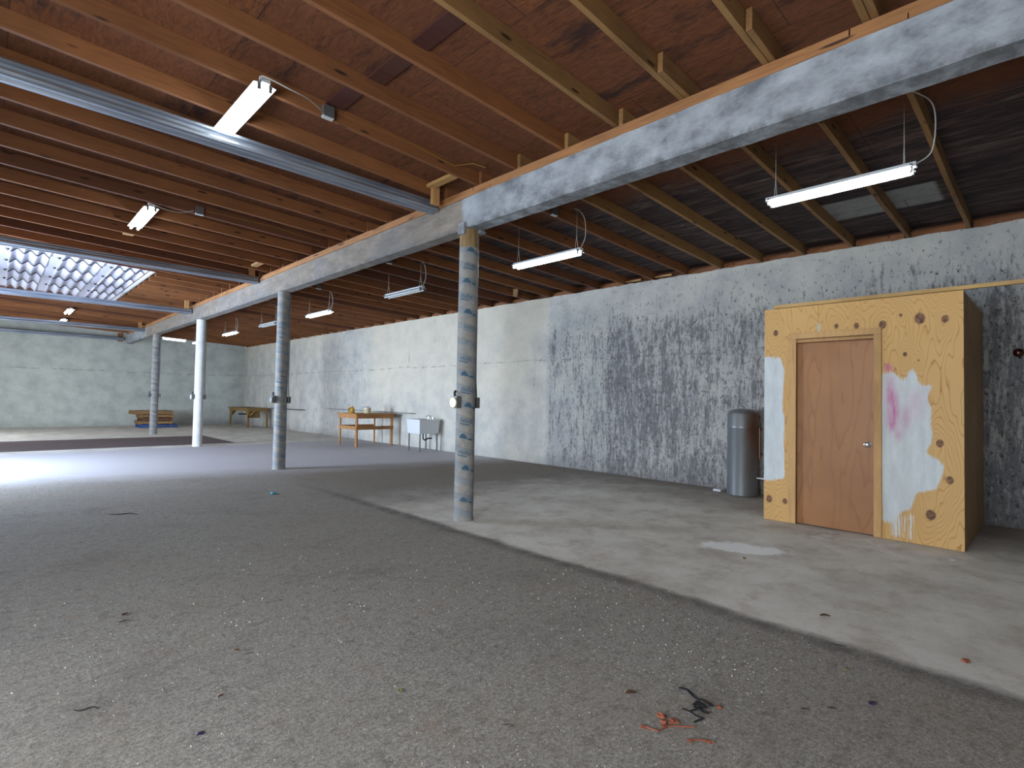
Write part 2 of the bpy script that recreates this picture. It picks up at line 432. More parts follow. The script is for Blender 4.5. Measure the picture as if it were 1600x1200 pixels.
# left wall: doorway plus two openings added for fill light; near wall behind camera
lw = MB()
DO = ((-.6, 3.0), (10.8, 14.0), (19.0, 22.2)); DT = 2.7
y0 = YN-.2
for a, b in DO: lw.box((XL-.2, y0, 0), (XL, a, 4.35)); lw.box((XL-.2, a, DT), (XL, b, 4.35)); y0 = b
lw.box((XL-.2, y0, 0), (XL, YF+.2, 4.35)); struct(lw.build('wall_left', M['wallplain']))
struct(MB().box((XL-.2, YN-.2, 0), (XW+.2, YN, 4.4)).build('wall_near', M['wallplain']))
g = N('outdoor_ground'); gm = g.fin(g.mix(g.noise(1.5, 5), '#a09a90', '#8a8478'), .9)
struct(MB().box((-30, -25, -.35), (-2.85, 50, -.02)).build('ground', gm))

# plywood deck over the joists, with the roof opening
OX0, OX1, OY0, OY1 = -.8, 2.28, 12.55, 19.10
def dz(x): return jz(x)+JH
deck = MB()
def slabq(x0, x1, y0, y1):
    n = len(deck.v)
    for t in (0, .018):
        for x, y in ((x0,y0),(x1,y0),(x1,y1),(x0,y1)): deck.v.append((x, y, dz(x)+t))
    deck.f.extend([tuple(n+i for i in q) for q in ((0,3,2,1),(4,5,6,7),(0,1,5,4),(1,2,6,5),(2,3,7,6),(3,0,4,7))])
slabq(XL-.2, OX0, YN-.2, YF+.2); slabq(OX0, OX1, YN-.2, OY0); slabq(OX0, OX1, OY1, YF+.2); slabq(OX1, XW+.45, YN-.2, YF+.2)
struct(deck.build('ceiling', M['deck']))

# ------------------------------------------------------------------ joists: one mesh per kind, every joist its own object
K0, DK = .80, .608
def joist_mesh(name, x0, x1, mat):
    b = MB(); us = np.linspace(x0, x1, 14)
    rings = []
    for u in us:
        n0 = len(b.v); s = .004*math.sin(u*2.1)
        for dy, dzz in ((-JT/2, 0), (JT/2, 0), (JT/2, JH), (-JT/2, JH)):
            b.v.append((u, dy+s, jz(u)+dzz))
        rings.append(n0)
    for a, c in zip(rings, rings[1:]):
        for k in range(4): b.f.append((a+k, a+(k+1) % 4, c+(k+1) % 4, c+k))
    b.f.append((rings[0]+3, rings[0]+2, rings[0]+1, rings[0])); b.f.append(tuple(rings[-1]+k for k in range(4)))
    return b.build(name, mat, bevel=.003)
jl = joist_mesh('ceiling_joist', XL+.001, XB1, M['joist']); js = joist_mesh('ceiling_joist', OX1+.05, XB1, M['joist'])
jlp = joist_mesh('ceiling_joist', XL+.001, XB1, M['joist_pale']); jrp = joist_mesh('ceiling_joist', XB0+.02, XW+.14, M['joist_pale'])
jr = joist_mesh('ceiling_joist', XB0+.02, XW+.14, M['joist']); jrx = joist_mesh('ceiling_joist', XB0-.38, XW+.14, M['joist_pale'])
jlo = joist_mesh('ceiling_joist', XL+.001, XB1, M['joist_old']); jro = joist_mesh('ceiling_joist', XB0+.02, XW+.14, M['joist_old'])
ORD = ['first','second','third','fourth','fifth','sixth','seventh','eighth','ninth','tenth','eleventh','twelfth','thirteenth','fourteenth','fifteenth','sixteenth','seventeenth','eighteenth','nineteenth','twentieth']
SY = (5.165, 11.05, 15.9, 22.0, 26.0)      # steel channels
SN = ('nearest', 'second', 'third', 'fourth', 'fifth')
CN = ('nearest column', 'second column', 'third column', 'farthest column')
used = set()
def inst(proto, y, label, group):
    if proto.name not in used: o = proto; used.add(proto.name)
    else: o = proto.copy(); COL.objects.link(o)
    o.location = (0, y, 0); tag(o, label, 'joist', group); return o
cntL = {}; cntR = {}
for k in range(-2, 42):
    y = K0+DK*k
    yl = y + random.uniform(-.015, .015)
    if k < -1: pass
    # left of the beam
    if not (OY0 < y < OY1) or True:
        i = sum(1 for s in SY if s < y); key = i
        cntL[key] = cntL.get(key, 0)+1
        if i == 0:
            nb = sum(1 for kk in range(-2, 42) if y <= K0+DK*kk < SY[0])
            lab = f'wooden joist left of the beam, {ORD[nb-1]} on the camera side of the nearest steel channel'
        else:
            lab = f'wooden joist left of the concrete beam, {ORD[cntL[key]-1]} one beyond the {SN[i-1]} steel channel'
        pr = js if OY0 < y < OY1 else (jlo if k % 5 == 2 and k > 8 else (jlp if k < 4 else jl))
        inst(pr, yl, lab, 'ceiling joists left of the concrete beam')
    # right of the beam
    i = sum(1 for s in CYS if s < y); cntR[i] = cntR.get(i, 0)+1
    if i == 0:
        nb = sum(1 for kk in range(-2, 42) if y <= K0+DK*kk < CYS[0])
        lab = f'wooden joist right of the beam, {ORD[nb-1]} on the camera side of the nearest column'
    else:
        lab = f'wooden joist right of the concrete beam, {ORD[cntR[i]-1]} one beyond the {CN[i-1]}'
    pr = jrx if k in (-2, 0, 1, 2) else (jro if k in (9, 13, 14, 19, 25) else (jrp if k < 6 else jr))
    inst(pr, yl-JT-.004, lab, 'ceiling joists right of the concrete beam')
# trimmer boards around the roof opening
def slopebox(x0, x1, y0, y1, h0, h1, mat, name):
    b = MB(); n = 0
    for h in (h0, h1):
        for x, y in ((x0,y0),(x1,y0),(x1,y1),(x0,y1)): b.v.append((x, y, jz(x)+h))
    b.f = [(0,3,2,1),(4,5,6,7),(0,1,5,4),(1,2,6,5),(2,3,7,6),(3,0,4,7)]
    return b.build(name, mat)
tag(slopebox(OX0, OX1, OY0-.10, OY0-.02, -.0, JH-.002, M['darkred'], 'header_board'), 'dark red doubled header board on the near side of the roof opening', 'board')
tag(slopebox(OX0, OX1, OY1+.07, OY1+.11, -.0, JH-.002, M['joist'], 'header_board'), 'brown header board on the far side of the roof opening', 'board')
tag(slopebox(OX1+.005, OX1+.045, OY0, OY1, JH-.06, JH-.002, M['whitemetal'], 'trimmer_board'), 'white painted trimmer board along the right edge of the roof opening', 'board')

# corrugated sheets over the opening
edges = [2.44, 1.68, .84, .08, -.86]
rows = [12.1, 13.0, 14.0, 15.2, 16.45, 17.7, 19.2]
nm = ['rightmost', 'second from the right', 'third from the right', 'leftmost']
for i in range(4):
    x1, x0 = edges[i], edges[i+1]
    t = empty('corrugated_sheet', ((x0+x1)/2, 16.2, dz((x0+x1)/2)+.085), f'pale corrugated roof sheet over the ceiling opening, {nm[i]} of the four', 'roofing', 'corrugated sheets over the roof opening')
    cx = (x0+x1)/2
    b = MB(); us = np.linspace(x0+.09, x1-.09, 60)
    def prof(x): return .036*math.cos(2*PI*(x-x0)/((x1-x0)/4))
    for j in range(len(rows)-1):
        b.grid(lambda x, y: (x-cx, y-16.2, SL*(cx-x)+prof(x)+.03*(1-(y-rows[j])/(rows[j+1]-rows[j]))), us, [rows[j], (rows[j]+rows[j+1])/2, rows[j+1]+.02])
    s = b.build('sheet_panel', M['sheet'], t, smooth=True, solid=.004)
    b = MB()
    for e in (x0, x1):
        s0 = 0 if e == x0 else -.1
        b.box((e-cx+s0, 12.1-16.2, .0+SL*(cx-e)), (e-cx+s0+.1, 19.2-16.2, .012+SL*(cx-e)))
    b.build('seam_strip', M['sheet'], t)
    for j, r in enumerate(rows[1:-1]):
        MB().lathe([(.012, -.035), (.035, 0)], (x0-cx+.05, r-16.2, SL*(cx-x0)), 8).build('bolt', M['dark'], t)
    for r in rows[1:-1]:
        b = MB(); b.tube([(x-cx, r-16.2-.01, SL*(cx-x)+prof(x)-.012) for x in us], .009, 5)  # dark wire added along each lap to draw its shade line
        b.build('lap_shade_wire', M['dark'], t)

b = MB().box((-.95, 12.02, dz(-.9)+.018), (2.56, 12.06, dz(-.9)+.22)); b.box((-.95, 19.24, dz(2.5)+.018), (2.56, 19.28, dz(-.9)+.22)); b.box((2.52, 12.06, dz(2.5)+.018), (2.56, 19.24, dz(2.5)+.2)); b.box((-.98, 12.02, dz(-.9)+.018), (-.95, 19.28, dz(-.9)+.22))
struct(b.build('trim_3', M['joist_old']))
# ------------------------------------------------------------------ beam, plates
b = MB(); by = list(np.arange(YN, 25.47, .12))
ring = []
for y in by:
    n0 = len(b.v); j = lambda s: .006*nz(y*3, s)+.004*nz(y*11, s)
    pl = .012 if y < 4.66 else 0
    for px, pz in ((XB0-pl+j(1), ZB0+.012+j(2)), (XB0-pl+.012, ZB0+j(3)), (XB1-.01, ZB0+j(4)), (XB1+j(5), ZB0+.02), (XB1+j(6), ZB1), (XB0-pl+j(7), ZB1+j(8)*.5), (XB0-pl+j(9), (ZB0+ZB1)/2)):
        b.v.append((px, y, pz))
    ring.append(n0)
for a, c in zip(ring, ring[1:]):
    for k in range(7): b.f.append((a+k, a+(k+1) % 7, c+(k+1) % 7, c+k))
b.f.append(tuple(ring[0]+k for k in reversed(range(7)))); b.f.append(tuple(ring[-1]+k for k in range(7)))
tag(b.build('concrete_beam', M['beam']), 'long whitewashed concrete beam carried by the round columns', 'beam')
b = MB()
for y0, y1 in zip(np.arange(YN, 25.4, 3.6), list(np.arange(YN+3.6, 25.4, 3.6))+[25.4]):
    b.box((XB0-.008, y0, ZB1+.004), (XB1-.01, y1-.006, ZB1+.045)); b.box((XB0+.006+.008*random.random(), y0+.3, ZB1+.045), (XB1-.02, y1+.29 if y1 < 25 else y1, jz(XB1)-.002))
tag(b.build('sill_plate', M['plate']), 'brown wooden plate lying along the top of the concrete beam', 'board')
b = MB()
y = YN
for k in range(-6, 42):
    pass
b.box((XW+.02, YN, 3.50), (XW+.125, YF, 3.50)) if False else None
b = MB().box((XW+.145, YN, 3.42), (XW+.185, YF+.1, jz(XW)+JH+.01))
struct(b.build('trim_1', M['joist_old']))
for k in range(-2, 42):
    y = K0+DK*k-.046
# blocks of plate between the joists, on the wall
pb = MB()
for k in range(-3, 42):
    y = K0+DK*k-.046
    if any(a-.1 < y+.3 < c+.1 for a, c in slits): continue
    pb.box((XW+.03, y+.03, 3.485), (XW+.13, y+DK-.04, 3.575))
struct(pb.build('trim_2', M['joist']))

# ------------------------------------------------------------------ steel channels
prof = [(-.045,.125),(-.075,.120),(-.085,.108),(-.085,.092),(-.06,.082),(-.055,.062),(-.082,.050),(-.09,.030),(-.085,.010),(-.07,0),(-.03,0),(-.015,.03),(.015,.03),(.03,0),(.07,0),(.085,.010),(.09,.030),(.082,.05),(.055,.062),(.06,.082),(.085,.092),(.085,.108),(.075,.12),(.045,.125)]
zst = (3.53, 3.525, 3.42, 3.43, 3.39)
for i, (y, z) in enumerate(zip(SY, zst)):
    b = MB(); xr = XB0-.025
    for x in (XL+.002, xr):
        for a, h in prof: b.v.append((x-1, a*(1 if i < 4 else .6), h))
    q = len(prof)
    for k in range(q-1): b.f.append((k, k+1, k+1+q, k+q))
    t = empty('steel_channel', (1, y, z), f'galvanised steel channel under the left joists, {["nearest to the camera", "second, before the roof opening", "third, below the roof opening", "fourth, beyond the roof opening", "thin last one by the far wall"][i]}', 'steel channel', 'steel channels under the left joists')
    b.build('channel', M['steel'], t, solid=.004)
    if i < 4:
        zb = jz(XB0)+JH-z-.127-.024
        ya, yb, zl = (-.205, -.155, .03) if i == 0 else (-.10, -.01, .127)
        bl = MB().box((XB0-.19-1, ya, zl), (XB0-.10-1, yb, .127+zb+.02)).build('wooden_block', M['block'], None, (1, y, z))
        tag(bl, f'upright pine block holding the end of the steel channel, {["beside the nearest column", "near the second column", "near the third column", "near the farthest column"][i]}', 'wooden block', 'upright blocks at the channel ends')
tag(MB().box((3.53, 26.10, 3.36), (3.66, YF-.002, jz(3.6))).build('wooden_block', M['joist']), 'brown upright block between the far end of the beam and the far wall', 'wooden block')
# pale blocking between joists near the first column
tag(MB().beam((3.50, 4.50, jz(3.5)+.06), (3.50, 5.00, jz(3.5)+.06), .09, .035).build('blocking_board', M['blocky']), 'pale board between joists beside the nearest column, above the channel end', 'board')
tag(MB().beam((3.42, 10.02, jz(3.5)+.05), (3.42, 10.45, jz(3.5)+.05), .1, .035).build('blocking_board', M['blocky']), 'pale board between two joists beside the second column', 'board')
tag(MB().box((1.42, 9.94, jz(1.5)+.1), (1.56, 10.5, jz(1.5)+.14)).build('blocking_board', M['blocky']), 'short pale board under the deck beyond the second left ceiling light', 'board')
tag(MB().beam((7.75, 7.92, jz(7.75)-.02), (7.35, 7.5, jz(7.4)-.02), .09, .03).build('loose_board', M['blocky']), 'short pale board across two joists by the right wall, left of the nearest column', 'board')
b = MB().box((2.05, 3.26, jz(2.1)+JH-.022), (2.19, 3.80, jz(2.1)+JH-.001)); tag(b.build('dark_strip', M['darkred']), 'dark purple board against the deck right of the nearest left ceiling light', 'board')
b = MB().box((2.05, 2.65, jz(2.1)+JH-.022), (2.19, 3.20, jz(2.1)+JH-.001)); tag(b.build('dark_strip', M['darkred']), 'dark purple board against the deck, between joists, nearest the camera', 'board')
b = MB().box((1.98, 3.88, jz(2.1)+JH-.022), (2.14, 4.40, jz(2.1)+JH-.001)); tag(b.build('dark_strip', M['darkred']), 'dark purple board against the deck touching the end of the nearest left ceiling light', 'board')

for (a, c), lb in zip(slits[:2], ('nearer the camera', 'farther from the camera')):
    tag(MB().box((XW+.002, a, 3.53), (XW+.03, c, 3.56)).build('blocking_board', M['blocky']), f'thin pale strip between joists on the right wall, {lb} of two', 'board')
# ------------------------------------------------------------------ columns
def col_mat(name, kind):
    n = N(name); x, y, z = n.xyz()
    ang = n.math('ARCTAN2', y, x)
    sp = n.math('FRACT', n.add(n.mul(z, 1/.17), n.mul(ang, 1/(2*PI)), n.mul(n.noise(3, 3), .25)))
    base = n.ramp(n.noise(5, 6, .7), [(.3, '#77797a'), (.55, '#94918b'), (.75, '#a89f92')] if kind != 'white' else [(.3, '#b9b8b4'), (.7, '#d6d6d6')])
    if kind != 'white':
        seam = n.inbox(sp, .46, .54, .02)
        base = n.mix(n.mul(seam, .5), base, '#6c7072')
        base = n.mix(n.mul(n.rng(n.noise(9, 5, .7), .5, .7), .5), base, '#7c6c60')
        base = n.mix(n.mul(n.inbox(sp, .1, .48, .06), .42), base, '#5f7386')
        if kind == 'near': base = n.mix(n.rng(z, 3.02, 3.04), base, n.ramp(n.noise(20, 3, .5, n.mp((1,1,.1))), [(.3, '#6e5434'), (.7, '#9c8258')]))
    else:
        base = n.mix(n.rng(n.noise(3, 5, .7), .55, .75, 0, .5), base, '#a59c8c')
    n.bump(n.add(sp, n.noise(14)), .002); return n.fin(base, .75)
cm = [col_mat('printed_wrap_column', 'near'), col_mat('blue_marked_column', 'mid'), col_mat('white_painted_column', 'white'), col_mat('taped_column', 'far')]
M['blueink'] = simple('faded_blue_ink', '#3d6076', .8, 0, .35, 40); M['bluestroke'] = simple('blue_streak_paint', '#456f84', .8, 0, .35, 40); M['darktape'] = simple('dark_tape_marks', '#5c5a58', .8)
def wrap_patch(b, a0, z0, pts_fn, nu, nv):   # patch on the cylinder, u = arc metres, v = metres up
    b.grid(lambda u, v: ((CR+.0012)*math.cos(a0-u/CR), (CR+.0012)*math.sin(a0-u/CR), z0+v+u*.16), nu, nv)
labels = ['nearest round column, wrapped in grey paper printed with blue marks', 'round grey column with faded blue slanting strokes, second from the camera', 'plain white painted round column, third from the camera', 'farthest round column, white with dark horizontal tape marks, before the pallets']
vdir = [math.atan2(-y, -CX) for y in CYS]
for i, y in enumerate(CYS):
    t = empty('round_column', (CX, y, 0), labels[i], 'column', 'round columns under the concrete beam')
    pr = [(CR+.006, 0), (CR+.004, .03), (CR, .06)] + [(CR+.0015*math.sin(h*4), h) for h in np.linspace(.1, 3.18, 30)] + [(CR, ZB0-.002)]
    MB().lathe(pr, seg=40).build('shaft', cm[i], t, smooth=True)
    b = MB()
    if i == 0:
        for k in range(17):
            z0 = .22+k*.172; a = vdir[i]+.25*math.sin(k*1.3)
            if k % 2 == 0:
                # half dome mark
                b.grid(lambda u, v: ((CR+.0012)*math.cos(a-u*(1-v)**.5*.050/CR), (CR+.0012)*math.sin(a-u*(1-v)**.5*.050/CR), z0+v*.054+u*.050*.16*(1-v)), np.linspace(-1, 1, 9), np.linspace(0, .97, 6))
                b.grid(lambda u, v: ((CR+.0012)*math.cos(a+.75-u/CR), (CR+.0012)*math.sin(a+.75-u/CR), z0+v+u*.16-.02), np.linspace(-.025, .025, 5), [0, .02])
            else:
                for q in range(7):      # worn, unreadable lettering: short upright strokes
                    u0 = -.07+q*.02; hh = .030+.008*((q*5+k) % 3)
                    b.grid(lambda u, v: ((CR+.0012)*math.cos(a-u/CR), (CR+.0012)*math.sin(a-u/CR), z0+v+u*.16), [u0, u0+.0075], [0, hh])
                    b.grid(lambda u, v: ((CR+.0012)*math.cos(a-u/CR), (CR+.0012)*math.sin(a-u/CR), z0+v+u*.16), [u0, u0+.013], [hh*.4*(q % 3), hh*.4*(q % 3)+.006])
                b.grid(lambda u, v: ((CR+.0012)*math.cos(a-u/CR), (CR+.0012)*math.sin(a-u/CR), z0+v+u*.16-.024), np.linspace(-.04, .075, 9), [0, .011])
        b.build('printed_mark', M['blueink'], t)
    elif i == 1:
        for k in range(34):
            z0 = .12+k*.09+.03*random.random(); a = vdir[i]+random.uniform(-.7, .7); L = random.uniform(.03, .08)
            b.grid(lambda u, v: ((CR+.0012)*math.cos(a-u/CR), (CR+.0012)*math.sin(a-u/CR), z0+v+u*.22), np.linspace(-L, L, 9), [0, random.choice((.006, .012, .02))])
        b.build('blue_stroke', M['bluestroke'], t)
    elif i == 3:
        for k in range(12):
            z0 = .25+k*.23; a = vdir[i]+random.uniform(-.4, .4)
            b.grid(lambda u, v: ((CR+.0012)*math.cos(a-u/CR), (CR+.0012)*math.sin(a-u/CR), z0+v+u*.1), np.linspace(-.09, .09, 9), [0, .02])
        b.build('tape_mark', M['darktape'], t)
    if i == 0:   # mortar lumps and formwork wedge at the head
        b = MB().box((-.13, -.06, 3.17), (-.085, .05, 3.30)); b.box((.04, -.14, 3.195), (.13, -.02, 3.232)); b.build('column_head', M['beam'], t, bevel=.01)
    # outlet boxes either side
    zb = (1.24, 1.2, 1.2, 1.2)[i]
    e = empty('outlet_box', (CX-CR, y, zb), f'metal outlet box with {["cream round cover", "grey round cover", "white round cover", "grey cover"][i]} on the left side of the {["nearest", "second", "third", "farthest"][i]} column', 'outlet box', 'outlet boxes on the columns')
    MB().box((-.062, -.05, 0), (-.002, .05, .13)).build('box', M['greymetal'], e, bevel=.005)
    MB().lathe([(.056, -.078), (.06, -.074), (.06, -.064)], (0, 0, .06), 20, 'x').build('cover', [M['cream'], M['greymetal'], M['whitemetal'], M['greymetal']][i], e, bevel=.002)
    MB().tube([(-.03, .02, .13), (-.03, .03, .16), (-.01, .04, .19)], .014, 8).build('cable_clamp', M['dark'], e)
    e = empty('outlet_box', (CX+CR, y, zb), f'grey metal outlet box with conduit on the right side of the {["nearest", "second", "third", "farthest"][i]} column', 'outlet box', 'outlet boxes on the columns')
    MB().box((.002, -.055, 0), (.055, .045, .12)).build('box', M['greymetal'], e, bevel=.005)
    MB().tube([(.03, -.02, .12), (.015, -.02, .3)] + [(.012, -.02, h) for h in np.linspace(.5, ZB0-zb-.02, 6)], .009, 8).build('conduit', M['greymetal'], e, smooth=True)

# ------------------------------------------------------------------ fluorescent fixtures (along y)
def fixture(lit, hung, label, loc, group, L=1.20):
    t = empty('fluorescent_light', loc, label, 'ceiling light', group)
    b = MB().box((-.032, -L/2, .030), (.032, L/2, .062))
    b.grid(lambda u, v: (u, v, .034+abs(u)*-.16), [-.085, -.03, 0, .03, .085], [-L/2+.02, L/2-.02])
    b.build('housing', M['whitemetal'], t, solid=.002)
    for s in (-.042, .042):
        MB().tube([(s, -L/2+.03, 0), (s, L/2-.03, 0)], .0165, 12).build('tube', M['tubeon' if lit else 'tubeoff'], t, smooth=True)
    for e in (-1, 1):
        for s in (-.042, .042): MB().box((s-.012, e*(L/2-.03)-.008, -.02), (s+.012, e*(L/2-.03)+.010, .045)).build('lamp_holder', M['greymetal'], t, bevel=.002)
    if hung:
        zt = jz(loc[0])+JH-loc[2]+.006
        for e in (-1, 1):
            yy = e*(L/2-.08)
            MB().tube([(-.03, yy, .06), (0, yy, .24), (0, yy, zt), (0, yy+.001, .24), (.03, yy, .06)], .003, 5).build('hanger_wire', M['cord'], t)
    return t
GR = 'hanging fluorescent lights between the beam and the right wall'; GL = 'fluorescent lights under the left joists'
RX = 5.24; Z = 3.2
def cord(t, pts, mat='cord', r=.005):
    P = [Vector(p)-t.location for p in pts]
    out = []
    for i in range(len(P)-1):
        p0 = P[max(i-1, 0)]; p1 = P[i]; p2 = P[i+1]; p3 = P[min(i+2, len(P)-1)]
        for k in range(6):
            s = k/6
            out.append(.5*((2*p1)+(p2-p0)*s+(2*p0-5*p1+4*p2-p3)*s*s+(3*p1-p0-3*p2+p3)*s**3))
    out.append(P[-1]); return MB().tube(out, r, 6).build('cord', M[mat], t, smooth=True)
defs = [(1.34, 1, 'long lit fluorescent light hanging above the plywood closet', 5.13),
        (4.78, 1, 'lit fluorescent light hanging just right of the nearest column', RX),
        (8.21, 0, 'unlit fluorescent light hanging just left of the nearest column', RX),
        (11.86, 1, 'lit fluorescent light hanging just right of the second column', RX+.08),
        (14.75, 0, 'unlit fluorescent light half hidden behind the second column', RX),
        (17.95, 1, 'small lit fluorescent light seen between the second and third columns', RX),
        (21.9, 1, 'farthest lit fluorescent light, partly behind the third column', RX+.1)]
for i, (y, lit, lab, x) in enumerate(defs):
    t = fixture(lit, True, lab, (x, y, Z), GR, 1.13 if i == 0 else 1.2)
    if i == 0: cord(t, [(x, y-.56, Z+.05), (x+.02, y-.66, Z+.14), (x-.2, y-.70, Z+.36), (x-.5, y-.63, jz(x)-.04), (x-.75, y-.40, jz(x)+.04)])
    else:
        yk = y-.56; cord(t, [(x, yk-.02, Z+.05), (x+.02, yk-.08, Z+.2), (x-.02, yk-.1, jz(x)-.02), (x-.15, yk-.12, jz(x)+.05), (4.95, yk-.16, jz(5)+.02)], 'cord')
ll = [(4.88, 1.43, 'large lit fluorescent light crossed by the nearest steel channel'), (8.73, 1.40, 'lit fluorescent light under the left joists, between the first and second steel channels'),
      (20.6, 1.58, 'small lit fluorescent light just beyond the roof opening'), (23.6, 1.66, 'farthest lit light of the left ceiling, near the far wall')]
for i, (y, x, lab) in enumerate(ll):
    z = jz(x)-.066
    t = fixture(1, False, lab, (x, y, z), GL, 1.3 if i == 0 else 1.2)
    if i < 2:
        yj = 4.30 if i == 0 else 7.86; 
        cord(t, [(x-.03, y-.6, z+.04), (x-.05, y-.72, z+.03), (x+.12, y-.80, z-.03), (x+.30, y-.72, z+.0), ((2.0, 1.92)[i]-.07, (4.37, 8.02)[i], z+.07)])
def jbox(x, y, lab, n=1):
    t = empty('junction_box', (x, y, jz(x)+.045), lab, 'junction box', 'junction boxes on the joists')
    MB().box((-.05, -.05, -.05), (.05, 0, .05)).build('box', M['greymetal'], t, bevel=.004)
    MB().box((-.045, -.048, -.058), (.045, -.0, -.051)).build('cover', M['whitemetal'], t)
    return t
def jy(k, right=False): return K0+DK*k-(.046 if right else 0)-.03
jbox(2.0, jy(6), 'open junction box on a joist right of the nearest left ceiling light')
jbox(1.92, jy(12), 'small junction box on a joist right of the second left ceiling light')
jbox(4.9, jy(6, 1), 'junction box on a joist at the beam, right of the nearest column')
jbox(4.8, jy(12, 1), 'junction box on a joist at the beam, left of the nearest column')
jbox(4.93, jy(17, 1), 'junction box on a joist just right of the second column')
def cable(pts, lab):
    o = MB().tube(pts, .006, 6).build('cable', M['yellowcable'], smooth=True); tag(o, lab, 'cable', 'yellow cables stapled to the joists')
cable([(2.06, jy(6), jz(2)+.07)]+[(x, jy(6)-.004, jz(x)+.10+.012*math.sin(x*5)) for x in np.linspace(2.2, 3.4, 14)]+[(3.55, jy(6)-.12, jz(3.5)+.13), (3.66, jy(6)-.2, jz(3.6)+.1)], 'yellow cable stapled along the joist from the open junction box to the beam')
cable([(1.98, jy(12), jz(2)+.06)]+[(x, jy(12)-.004, jz(x)+.09+.012*math.sin(x*5)) for x in np.linspace(2.1, 3.6, 14)], 'yellow cable along the joist right of the second left ceiling light')
cable([(4.95, jy(6, 1), jz(5)+.1)]+[(x, jy(6, 1)-.004, jz(x)+.10) for x in np.linspace(5.0, 5.45, 6)]+[(5.5, jy(6,1)-.03, jz(5.5)+.04)], 'yellow cable along the joist above the light right of the nearest column')

# ------------------------------------------------------------------ plywood closet
X0, Y0, W, HB = 6.547, .637, 1.811, 2.46
def field_mat(name, cols, knots, freq, axis='yz', paint=True, seed=0., rough=.6, streak=False, nok=False):
    n = N(name); x, y, z = n.xyz()
    a = y if axis == 'yz' else x
    f = n.mul(n.noise(1.0, 3, .5, n.mp((1, 2.6, .55) if axis == 'yz' else (2.6, 1, .55), (seed, seed, seed))), 1.1)
    km = None
    for (ky, kz, kr) in knots:
        dy = n.mul(n.math('SUBTRACT', a, ky), 1/(kr*1.0)); dzz = n.mul(n.math('SUBTRACT', z, kz), 1/(kr*1.3))
        d2 = n.add(n.mul(dy, dy), n.mul(dzz, dzz))
        f = n.add(f, n.math('DIVIDE', .34, n.add(n.mul(n.add(n.mul(dy, dy), n.mul(dzz, dzz, .25)), .12), 1.)))
        k = n.rng(n.add(d2, n.mul(n.noise(40, 2), .5)), .9, 1.5, 1, 0); km = k if km is None else n.math('MAXIMUM', km, k)
    s = n.math('FRACT', n.mul(f, freq))
    ln = n.rng(s, 0, .75); 
    c = n.ramp(ln, [(0, cols[1]), (.6, cols[1]), (.85, cols[2]), (.97, cols[0]), (1, cols[1])])
    c = n.mix(n.rng(n.noise(1.4, 4, .6), .4, .75, 0, .5), c, cols[3])
    if not nok: c = n.mix(km, c, n.ramp(n.noise(30), [(.35, '#3c2414'), (.65, '#8a5a34')]))
    if paint:
        p = n.math('ADD', n.attr('paint'), n.mul(n.math('SUBTRACT', n.noise(11, 6, .8, n.mp((1, 7, .6))), .5), 1.5))
        c = n.mix(n.rng(p, .38, .68, 0, .95), c, n.ramp(n.noise(4, 5, .7, n.mp((1, 3, .8))), [(.3, '#b4babc'), (.7, '#cbd2d4')]))
        c = n.mix(n.mul(n.attr('pink'), n.rng(n.noise(6, 4, .7, n.mp((1, 5, 1))), .3, .6, .3, 1)), c, '#b8508a')
    if streak:
        q = n.mul(n.rng(n.noise(8, 3, .6, n.mp((5, 1, .9))), .6, .66), n.rng(n.noise(1.2, 2, .5, n.mp((.3, 1, 1.4))), .45, .6))
        c = n.mix(n.mul(q, .7), c, '#4c3420')
    return n.fin(c, rough)
KN = [(2.323,2.178,.028),(1.697,2.206,.022),(1.509,2.195,.026),(1.276,2.187,.034),(1.124,2.269,.014),(.969,2.221,.044),(.774,2.198,.03),(1.089,1.872,.018),(.98,1.807,.008),(2.388,.243,.034),(2.215,.24,.026),(.817,.999,.03),(.743,.656,.03),(.888,.303,.04)]
M['ply'] = field_mat('closet_plywood', ('#9c6830', '#c69c5e', '#bb8e4e', '#b88c4e'), [(a-Y0, z, r) for a, z, r in KN], 21)
M['plyside'] = field_mat('closet_side_plywood', ('#8e6a3c', '#a88252', '#987246', '#7e6040'), [(.5, 2.0, .03), (1.2, 1.2, .03)], 7, 'xz', False, 3., streak=True)
M['luan'] = field_mat('luan_door', ('#8a5a32', '#9a683a', '#93602f', '#80502c'), [(.52, 1.45, .16), (.30, .9, .2), (.62, .5, .14)], 6.5, 'yz', False, 7., .45, nok=True)
M['frame'] = wood_mat('door_casing_pine', '#caa06a', '#b78a54', axis='z', knots=False)
cl = empty('plywood_closet', (X0, Y0, 0), 'raw plywood closet with a brown door and smeared white paint against the right wall', 'closet')
def inpoly(px, pz, poly):
    ins = False; j = len(poly)-1
    for i in range(len(poly)):
        a, b = poly[i]; c, d = poly[j]
        if (b > pz) != (d > pz) and px < (c-a)*(pz-b)/(d-b)+a: ins = not ins
        j = i
    return ins
WL = [(2.46,1.91),(2.27,1.90),(2.24,1.75),(2.235,1.3),(2.22,.9),(2.225,.5),(2.46,.46)]
WR = [(1.29,1.68),(1.2,1.70),(1.10,1.62),(1.045,1.75),(1.0,1.70),(.97,1.56),(.87,1.57),(.92,1.47),(.885,1.33),(.875,1.1),(.92,.9),(.80,.82),(.78,.74),(.86,.55),(1.0,.50),(1.03,.36),(1.12,.30),(1.2,.20),(1.29,.17)]
WS = [(1.23,.24),(1.23,.02),(1.0,.02),(1.02,.3)]
HL = [(1.885,2.26),(1.855,2.26),(1.855,2.13),(1.885,2.13)]
